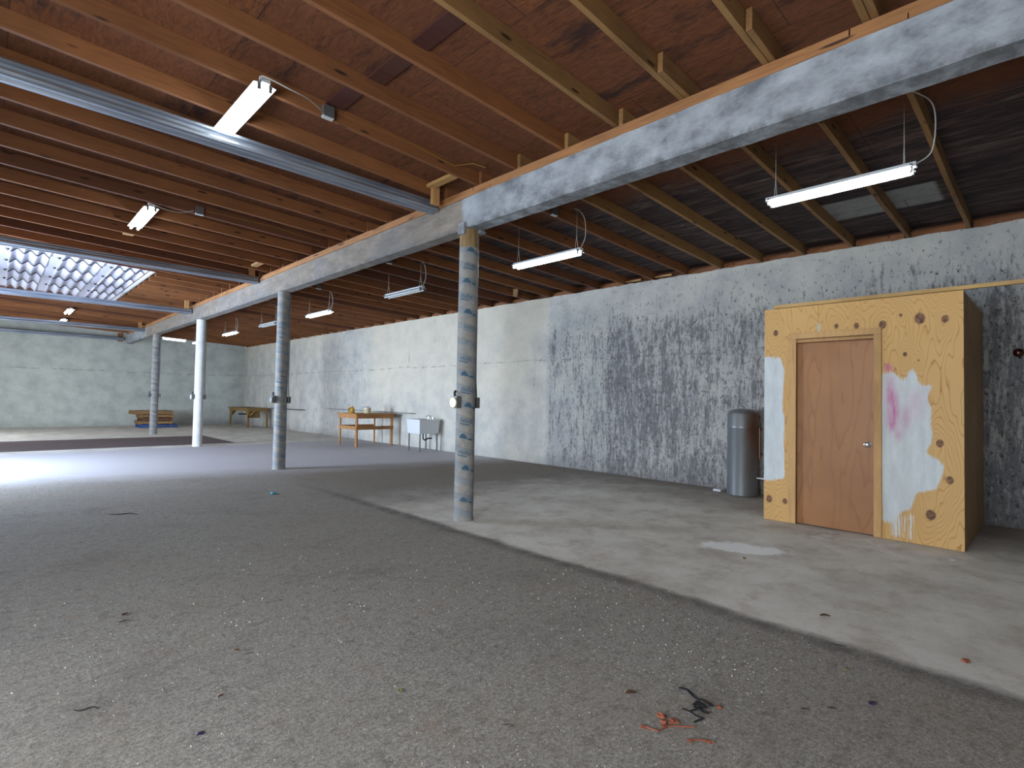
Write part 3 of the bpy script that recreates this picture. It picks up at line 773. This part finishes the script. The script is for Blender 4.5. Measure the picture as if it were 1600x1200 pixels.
PK = [(1.215,1.48,.04,.16,.7),(1.205,1.2,.035,.1,.8),(1.165,1.30,.03,.16,.6),(1.085,1.22,.035,.12,.5),(1.0,1.42,.07,.12,.22),(1.15,1.06,.025,.06,.5),(1.224,1.74,.03,.035,.8),(1.0,1.3,.06,.1,.12)]
def front(name, ya, yb, za, zb):
    us = list(np.arange(ya, yb-.004, .012))+[yb]; vs = list(np.arange(za, zb-.004, .012))+[zb]
    b = MB().grid(lambda u, v: (0, u-Y0, v), us, vs)
    o = b.build(name, M['ply'], cl)
    pa = []; pk = []
    for v in o.data.vertices:
        yy, zz = v.co.y+Y0, v.co.z
        hit = 0
        for s in range(4):
            dy = .03*nz(yy*6, zz*6, s*.3)+.006*nz(yy*40, zz*9, s); dz_ = .03*nz(yy*9, zz*5, 9+s*.3)+.05*nz(yy*70, zz*2, 4)
            p, q = yy+dy, zz+dz_
            hit += inpoly(p, q, WL) or inpoly(p, q, WR) or inpoly(yy, zz, HL)
        val = hit/4
        if inpoly(yy, zz, WS) and val < .5: val = max(val, .46+1.0*nz(yy*75, zz*1.0, 2))
        d = 0
        for a, c, r1, r2, s in PK: d += s*math.exp(-((yy-a)/r1)**2-((zz-c)/r2)**2)
        pa.append(val); pk.append(min(d*1.25, .9))
    nu, nv = len(us), len(vs); A = np.array(pa).reshape(nv, nu)
    for _ in range(2):
        B = np.pad(A, 2, mode='edge'); A = (B[2:-2,2:-2]+B[:-4,2:-2]+B[4:,2:-2]+B[2:-2,:-4]+B[2:-2,4:]+B[1:-3,2:-2]+B[3:-1,2:-2])/7
    attr(o, 'paint', A.ravel()); attr(o, 'pink', pk)
    orient(o, (-1,0,0)); md = o.modifiers.new('s', 'SOLIDIFY'); md.thickness = .018; md.offset = -1
    return o
f1 = front('front_panel', Y0+.0, 1.30, .004, HB)
f2 = front('front_panel', 2.18, Y0+W, .004, HB)
f3 = front('front_panel', 1.30, 1.872, 2.10, HB); f4 = front('front_panel', 1.875, 2.18, 2.10, HB)
f1['label'] = 'right front panel with a big white paint smear and pink stain'; f2['label'] = 'narrow left front panel with a white painted strip'
MB().box((.02, .0, .004), (XW-X0-.01, .018, HB-.004)).build('side_panel', M['plyside'], cl)
MB().box((.02, W-.018, .004), (XW-X0-.01, W, HB-.004)).build('side_panel', M['plyside'], cl)
MB().box((.02, .02, HB-.02), (XW-X0-.01, W-.02, HB-.004)).build('top_panel', M['plyside'], cl)
b = MB()
b.box((-.022, 1.283-Y0, .006), (.0, 1.352-Y0, 2.09)); b.box((-.022, 2.096-Y0, .006), (0, 2.178-Y0, 2.09)); b.box((-.022, 1.283-Y0, 2.09), (0, 2.178-Y0, 2.158))
b.build('door_casing', M['frame'], cl, bevel=.004)
b = MB(); b.box((0, 1.30-Y0, .006), (.10, 1.345-Y0, 2.085)); b.box((0, 2.105-Y0, .006), (.10, 2.15-Y0, 2.085)); b.box((0, 1.345-Y0, 2.05), (.10, 2.105-Y0, 2.085))
b.build('door_jamb', M['frame'], cl)
d = MB().box((.035, 1.349-Y0, .012), (.07, 2.101-Y0, 2.046)).build('door', M['luan'], cl, bevel=.003)
d['label'] = 'flat reddish brown door'
M['chrome'] = simple('brushed_nickel', '#c8c8c8', .25, 1, .05)
kb = MB().lathe([(.032, .034), (.032, .028), (.014, .022), (.012, -.004), (.022, -.012), (.028, -.026), (.024, -.038), (.010, -.044)], (0, 1.412-Y0, .945), 24, 'x').build('door_knob', M['chrome'], d, smooth=True)
o = MB().box((X0-.018, -1.6, HB+.003), (X0+.022, 2.34, HB+.04)).build('long_board', wood_mat('pale_long_board', '#c9a468', '#b48c50', axis='y', knots=False)); tag(o, 'pale pine board along the front top edge of the closet, running out to the right', 'board')

# ------------------------------------------------------------------ tank
n = N('tank_steel'); tx, ty, tz = n.xyz()
M['tank'] = n.fin(n.mix(n.mul(n.rng(n.add(ty, n.mul(n.noise(3, 4), .16)), -.12, .0, 1, 0), n.rng(tz, .2, .9)), n.mix(n.noise(6, 4, .6, n.mp((1,1,.3))), '#85888a', '#6e7173'), '#6a4a3c'), .34, .45)
t = empty('water_tank', (8.0, 3.30, 0), 'grey upright cylindrical metal tank standing between the wall and the closet', 'tank')
TR = .212
MB().lathe([(TR-.02, 0), (TR, .012), (TR, .98), (TR+.004, .99), (TR+.004, 1.01), (TR, 1.02), (TR, 1.19), (TR-.012, 1.215), (TR*.8, 1.245), (TR*.45, 1.265), (.001, 1.272)], seg=48).build('tank_body', M['tank'], t, smooth=True)
MB().tube([(.05, -TR-.012, .55), (.05, -TR-.012, 1.0)], .008, 8).build('copper_pipe', simple('copper', '#9c6a50', .35, .9), t)
MB().tube([(0, -TR+.01, .27), (0, -TR-.14, .27)], .014, 10).build('outlet_pipe', M['whitemetal'], t)
tag(MB().box((7.98, 3.62, 0.001), (8.2, 3.74, .035)).build('scrap_block', M['whitemetal'], bevel=.006), 'small pale scrap on the floor behind the tank, by the wall', 'scrap')
# something dark hanging on the wall at the right edge
t = empty('wall_valve', (XW, .33, 1.975), 'dark brown glossy round valve knob on the wall right of the closet', 'valve')
M['brownmetal'] = simple('brown_glossy_metal', '#4a2820', .2, .7)
MB().lathe([(.012, -.01), (.012, -.06), (.035, -.065), (.048, -.08), (.045, -.10), (.02, -.112)], (0, 0, 0), 20, 'x').build('knob', M['brownmetal'], t, smooth=True)
MB().tube([(-.02, 0, -.02), (-.03, -.01, -.06)], .012, 8).build('stem', M['dark'], t)

# ------------------------------------------------------------------ work table
def table(name, loc, lab, x0, x1, y0, y1, h, mleg, mtop, brace=False):
    t = empty(name, loc, lab, 'table')
    lw = .085; lt = .04
    for x, y in ((x0, y0), (x0, y1-lt), (x1-lt, y0), (x1-lt, y1-lt)):
        MB().box((x, y, 0), (x+ (lt if not brace else .07), y+(lw if y == y0 else lt), h-.03)).build('leg', mleg, t, bevel=.003)
    b = MB()
    b.box((x0-.02, y0-.005, h-.13), (x0, y1+.005, h-.03)); b.box((x1, y0, h-.13), (x1+.02, y1, h-.03))
    b.box((x0, y0-.02, h-.13), (x1, y0, h-.03)); b.box((x0, y1, h-.13), (x1, y1+.02, h-.03)); b.build('apron', M['tableh'] if not brace else mtop, t)
    b = MB()
    hh = .46
    b.box((x0-.02, y0, hh), (x0, y1, hh+.09)); b.box((x0, y0-.02, hh), (x1, y0, hh+.09)); b.box((x0, y1, hh), (x1, y1+.02, hh+.09))
    if not brace: b.build('stretcher', M['tableh'], t)
    else:
        for yy, s in ((y0+.02, 1), (y1-.02, -1)):
            MB().beam((x0+.03, yy, h-.40), (x0+.03, yy+s*.30, h-.06), .04, .08).build('diagonal_brace', mtop, t)
            MB().beam((x0+.03, yy, h-.36), (x0+.30, yy, h-.06), .04, .08).build('diagonal_brace', mtop, t)
        MB().box((x1-.4, y1-.02, h-.34), (x1-.35+.3, y1+.0, h-.28)).build('rail', M['dark'], t)
        MB().box((x0+.12, y0+.1, h-.4), (x0+.5, y0+.5, h-.12)).build('hanging_shelf', mtop, t)
    return t
t = table('work_table', (6.92, 12.95, 0), 'pine work table beside the white sink, with a jug and a pail on it', .02, 1.12, .03, 1.02, .89, M['table'], M['tableh'])
b = MB()
for k in range(6): b.box((-.04+k*.205, -.03, .862), (-.04+k*.205+.2, 1.09, .886))
b.build('table_top', M['tableh'], t)
tag(MB().box((8.10, 12.25, .905), (XW-.012, 17.4, .917)).build('wall_shelf', simple('grey_shelf_board', '#8d8a88', .7)), 'long thin grey shelf board along the right wall behind the work table', 'shelf')
t = table('old_table', (7.32, 22.55, 0), 'weathered brown table with diagonal braces in the far right corner', .02, .78, .03, 2.3, .80, M['oldtable'], M['oldtable'], True)
b = MB()
for k in range(5): b.box((-.04+k*.18, -.05, .772), (-.04+k*.18+.172, 2.4, .80))
b.build('table_top', M['oldtable'], t)
tag(MB().box((8.12, 19.4, .80), (XW-.012, 22.3, .82)).build('wall_shelf', M['dark']), 'dark thin shelf board on the right wall beside the old corner table', 'shelf')
# jug
t = empty('yellow_jug', (7.14, 13.66, .887), 'small yellow plastic jug standing on the left part of the work table', 'jug')
M['yel'] = simple('yellow_plastic', '#c99a34', .4)
MB().lathe([(.07, 0), (.078, .01), (.08, .11), (.07, .14), (.03, .17), (.026, .185)], seg=20).build('jug_body', M['yel'], t, smooth=True)
MB().lathe([(.03, .185), (.03, .205)], seg=14).build('cap', M['whitemetal'], t)
MB().tube([(-.06, -.03, .14), (-.11, -.04, .12), (-.115, -.04, .06), (-.075, -.03, .04)], .011, 8).build('handle', M['dark'], t, smooth=True)
t = empty('white_pail', (7.48, 13.42, .887), 'cream white round pail with a shiny lid on the work table', 'pail')
MB().lathe([(.085, 0), (.088, .01), (.10, .13), (.103, .135)], seg=24).build('pail_body', simple('cream_plastic', '#cfc6a0', .45), t, smooth=True)
MB().lathe([(.106, .136), (.106, .15), (.085, .165), (.04, .175), (.001, .177)], seg=24).build('lid', simple('shiny_lid', '#c6ccd6', .25, .6), t, smooth=True)
MB().tube([(.10*math.cos(a), -.01, .13+.075*math.sin(a)) for a in np.linspace(0, PI, 14)], .004, 6).build('handle', M['greymetal'], t)

# ------------------------------------------------------------------ sink
t = empty('utility_sink', (7.62, 11.08, 0), 'white plastic utility sink on thin legs against the right wall', 'sink')
b = MB()
sx, sy2 = .62, .58; zt, zb_ = .80, .44
def rr(a, z): return [(a, a, z), (sx-a, a, z), (sx-a, sy2-a, z), (a, sy2-a, z)]
loops = [rr(.02, zb_), rr(.0, zt-.03), rr(-.012, zt-.03), rr(-.012, zt), rr(.03, zt), rr(.06, zb_+.03)]
for lp in loops: b.v += lp
for i in range(len(loops)-1):
    for k in range(4): b.f.append((i*4+k, i*4+(k+1) % 4, i*4+4+(k+1) % 4, i*4+4+k))
b.f.append((3,2,1,0)); e = (len(loops)-1)*4; b.f.append((e, e+1, e+2, e+3))
b.build('basin', M['sinkp'], t, bevel=.008)
for x, y in ((.05, .05), (sx-.05, .05), (.05, sy2-.05), (sx-.05, sy2-.05)):
    MB().beam((x, y, 0), (x, y, zb_+.01), .03, .025).build('leg', M['greymetal'], t)
b = MB().tube([(.5, .24, zt), (.5, .24, zt+.06), (.48, .24, zt+.09), (.40, .24, zt+.09), (.36, .24, zt+.06)], .010, 8)
b.tube([(.5, .14, zt), (.5, .14, zt+.05)], .014, 8).tube([(.5, .34, zt), (.5, .34, zt+.05)], .014, 8); b.build('faucet', M['chrome'], t, smooth=True)
MB().tube([(.31, .29, zb_), (.31, .29, .30), (.36, .29, .26), (.45, .29, .30), (.58, .29, .30)], .02, 8).build('drain_pipe', M['dark'], t, smooth=True)

# ------------------------------------------------------------------ pallets
def pallet(L, D, h, loc, rz, mat, lab):
    t = empty('wooden_pallet', loc, lab, 'pallet', 'stacked pallets by the far wall', rz)
    for k in range(3):
        y = [-D/2+.02, -.02, D/2-.06][k]
        b = MB().box((-L/2, y, .016), (L/2, y+.04, h-.018)); b.build('stringer', mat, t)
    for k in range(7):
        x = -L/2+k*(L-.09)/6
        MB().box((x, -D/2, h-.016), (x+.09, D/2, h)).build('deck_board', mat, t)
    for k in range(3):
        x = -L/2+k*(L-.09)/2
        MB().box((x, -D/2, 0), (x+.09, D/2, .014)).build('bottom_board', mat, t)
    return t
z = 0
for L, h, dx, rz, mt, lab in ((1.22, .13, .06, .02, 'palletblue', 'blue painted pallet at the bottom of the stack'), (1.12, .125, -.04, -.03, 'pallet', 'worn brown pallet resting on the blue one'),
        (1.0, .12, .0, .02, 'palletdark', 'dark brown pallet in the middle of the stack'), (1.12, .13, .0, -.02, 'pallet', 'brown pallet second from the top of the stack'), (1.26, .14, -.14, .05, 'pallet', 'pale brown pallet on top of the stack, jutting out to the left')):
    pallet(L, .95, h, (4.62+dx, 24.75, z), rz, M[mt], lab); z += h+.002

# ------------------------------------------------------------------ litter
def icos(b, c, r, sq=.5, seed=0, sub=2, amp=.45):
    bm = bmesh.new(); bmesh.ops.create_icosphere(bm, subdivisions=sub, radius=1); n0 = len(b.v)
    for v in bm.verts:
        k = 1+amp*nz(v.co.x*1.7+seed, v.co.y*1.7, v.co.z*1.7)*2
        b.v.append((c[0]+v.co.x*r*k, c[1]+v.co.y*r*k, c[2]+max(v.co.z*r*sq*k, -c[2]*.98)))
    for f in bm.faces: b.f.append(tuple(n0+v.index for v in f.verts))
    bm.free(); return b
M['orange'] = simple('orange_paper', '#a05a40', .9, 0, .45, 60); M['black'] = simple('black_plastic_strip', '#17151a', .45, 0, .3); M['turq'] = simple('turquoise_plastic', '#2c9aa8', .5)
M['leaf'] = simple('dry_brown_leaf', '#5c3c24', .8, 0, .4, 30); M['gleaf'] = simple('yellow_green_leaf', '#8a8446', .8, 0, .3, 30); M['purp'] = simple('purple_plastic', '#2a1844', .5); M['twig'] = simple('dark_twig', '#2b2522', .85); M['chip'] = simple('white_chip', '#b9bcbc', .6)
def scrap(x, y, r, mat, lab, cat, s=0): 
    o = icos(MB(), (0, 0, r*.28), r, .35, s).build({'paper scrap': 'paper_scrap', 'leaf': 'dry_leaf', 'cap': 'bottle_cap', 'chip': 'stone_chip', 'pebble': 'dark_pebble'}[cat], M[mat], None, (x, y, .001)); tag(o, lab, cat); return o
def leaf(x, y, L, rz, mat, lab):
    b = MB().grid(lambda u, v: (u*L, v*L*.28*math.sin(PI*min(max((u+.5), .02), .98))**.8, .004+.10*L*abs(v)+.05*L*math.cos(u*3)), np.linspace(-.5, .5, 12), np.linspace(-1, 1, 7))
    o = b.build('dry_leaf', M[mat], None, (x, y, .001), solid=.0015, smooth=True); o.rotation_euler.z = rz; tag(o, lab, 'leaf'); return o
def twig(x, y, L, rz, lab, r=.003, mat='twig'):
    P = [(u*L, .12*L*math.sin(u*5+x), .006+.002*math.sin(u*9)) for u in np.linspace(-.5, .5, 12)]
    b = MB().tube(P, [r*(1-.5*abs(i-5)/6) for i in range(12)], 6); o = b.build('twig', M[mat], None, (x, y, .0), smooth=True); o.rotation_euler.z = rz; tag(o, lab, 'twig'); return o
# tangled black plastic strip
b = MB()
def strip(pts, w0, hh=.008):
    for i, (p, q) in enumerate(zip(pts, pts[1:])): b.beam((p[0]-2.3, p[1]-1.12, hh+.004*(i % 2)), (q[0]-2.3, q[1]-1.12, hh+.004*((i+1) % 2)), w0*1.4, .003)
strip([(2.357,1.26),(2.361,1.221),(2.341,1.18),(2.322,1.154)], .011, .012)
strip([(2.268,1.143),(2.266,1.117),(2.262,1.095),(2.26,1.07)], .011)
strip([(2.319,1.152),(2.326,1.127),(2.328,1.107),(2.312,1.075)], .012, .016)
strip([(2.221,1.172),(2.219,1.138),(2.217,1.105),(2.213,1.071),(2.164,1.09)], .005, .004)
strip([(2.219,1.138),(2.268,1.12)], .005, .006)
strip([(2.271,1.145),(2.305,1.137),(2.302,1.098),(2.272,1.112),(2.31,1.15)], .010, .012)
o = b.build('plastic_strip', M['black'], None, (2.3, 1.12, 0)); tag(o, 'tangled black plastic strip on the near floor beside orange paper scraps', 'plastic strip')
scrap(2.352, 1.066, .013, 'orange', 'orange paper scrap just right of the black plastic strip', 'paper scrap', 3)
b = MB(); icos(b, (.02, .045, .006), .016, .6, 1); icos(b, (-.01, .015, .005), .014, .5, 2); icos(b, (.03, -.005, .004), .016, .3, 4); icos(b, (-.1, .06, .003), .012, .25, 6); icos(b, (-.03, .0, .003), .012, .3, 9)
b.tube([(-.1,.07,.003),(-.09,.035,.004),(-.085,0,.005),(-.03,-.01,.006),(.0,-.03,.004),(.055,-.09,.004)], .003, 6); b.tube([(.0,.0,.004),(.03,-.03,.006),(.04,-.01,.004)], .004, 6)
o = b.build('paper_scrap', M['orange'], None, (2.08, 1.16, 0)); tag(o, 'torn orange paper scrap left of the black plastic strip, largest of the orange scraps', 'paper scrap')
b = MB(); icos(b, (-.02, .02, .003), .010, .25, 8); icos(b, (.03, -.03, .003), .012, .22, 9); b.tube([(-.03,.03,.003),(.01,0,.004),(.04,-.05,.003)], .003, 6)
o = b.build('paper_scrap', M['orange'], None, (2.06, 1.02, 0)); tag(o, 'faint orange paper scrap nearest the bottom of the picture', 'paper scrap')
scrap(3.751, .366, .02, 'orange', 'flat orange flake on the floor far right, in front of the closet', 'paper scrap', 5)
scrap(2.791, 7.48, .04, 'turq', 'turquoise plastic cap on the floor left of the nearest column', 'cap', 2)
scrap(.638, 2.389, .011, 'purp', 'tiny dark purple pebble on the near left floor', 'pebble', 5)
scrap(2.901, .609, .014, 'purp', 'dark purple pebble on the floor right of the black plastic strip', 'pebble', 7)
leaf(4.718, 1.924, .06, .4, 'gleaf', 'small yellow leaf at the edge of the white floor spill')
leaf(1.383, 2.117, .035, 1.2, 'gleaf', 'yellow green leaf on the near floor, left of the orange scraps')
leaf(.967, 3.025, .035, 2.0, 'leaf', 'small reddish brown leaf on the left floor beside a twig')
leaf(.775, 2.614, .03, .4, 'leaf', 'small brown oval leaf on the left floor, nearer than the reddish one')
leaf(.622, 3.951, .05, .9, 'leaf', 'brown leaf lying beside a dark twig at far left floor')
leaf(3.85, 1.06, .06, -.9, 'leaf', 'dark brown leaf on the pale slab in front of the closet door')
leaf(2.154, 1.394, .05, -.6, 'leaf', 'thin reddish brown leaf above the orange scraps')
leaf(3.156, .769, .03, 1.7, 'gleaf', 'green leaf on the right floor, left of the orange flake')
twig(.333, 2.886, .09, -.7, 'short dark twig near the bottom left corner', .004)
twig(.598, 3.85, .06, -.3, 'dark twig beside a brown leaf on the left floor')
twig(1.00, 2.95, .05, -.5, 'dark twig beside the small reddish leaf', .002)
twig(1.57, 1.603, .05, -1.0, 'short dark twig on the floor at the bottom centre', .002)
twig(2.62, .80, .035, -.9, 'short brown twig between the black strip and the purple pebble', .003)
twig(2.72, .72, .035, -.9, 'stubby grey twig just left of the dark purple pebble', .004)
twig(3.45, .88, .08, -.9, 'bent black twig on the slab edge at right', .003)
twig(1.1, 7.2, .3, -.75, 'long thin twig lying far out on the left floor', .005)
scrap(6.109, .679, .022, 'chip', 'small white chip on the slab in front of the closet corner', 'chip', 3)
# glittering glass crumbs
rng_ = np.random.default_rng(5); b = MB()
cl_ = [(1.9,1.9,.35),(2.6,2.0,.35),(3.0,2.4,.3),(1.0,2.4,.5),(2.2,3.0,.5),(.7,3.2,.5),(1.2,1.7,.4),(2.9,1.5,.3),(1.6,3.9,.6),(1.6,1.3,.3),(2.6,1.2,.25)]
for cx, cy, sd in cl_:
    for _ in range(70):
        x, y = rng_.normal(cx, sd), rng_.normal(cy, sd)
        if x < 0 or y < .2: continue
        s = rng_.uniform(.0011, .0027)*max(1, math.hypot(x, y)/2.6); n0 = len(b.v); a = rng_.uniform(0, 6)
        for k in range(3): b.v.append((x+s*math.cos(a+k*2.1), y+s*math.sin(a+k*2.1), .001+.0004))
        b.v.append((x, y, .001+s*1.8)); b.f += [(n0, n0+1, n0+3), (n0+1, n0+2, n0+3), (n0+2, n0, n0+3), (n0, n0+2, n0+1)]
n = N('glass_crumbs'); gm = n.fin(n.ramp(n.vor(60, out='Color'), [(.2, '#ffffff'), (.5, '#fff2c0'), (.8, '#e4f0ff')]), .25)
tag(b.build('glass_crumbs', gm), 'tiny glittering glass crumbs scattered over the near floor', 'glass crumbs', kind='stuff')
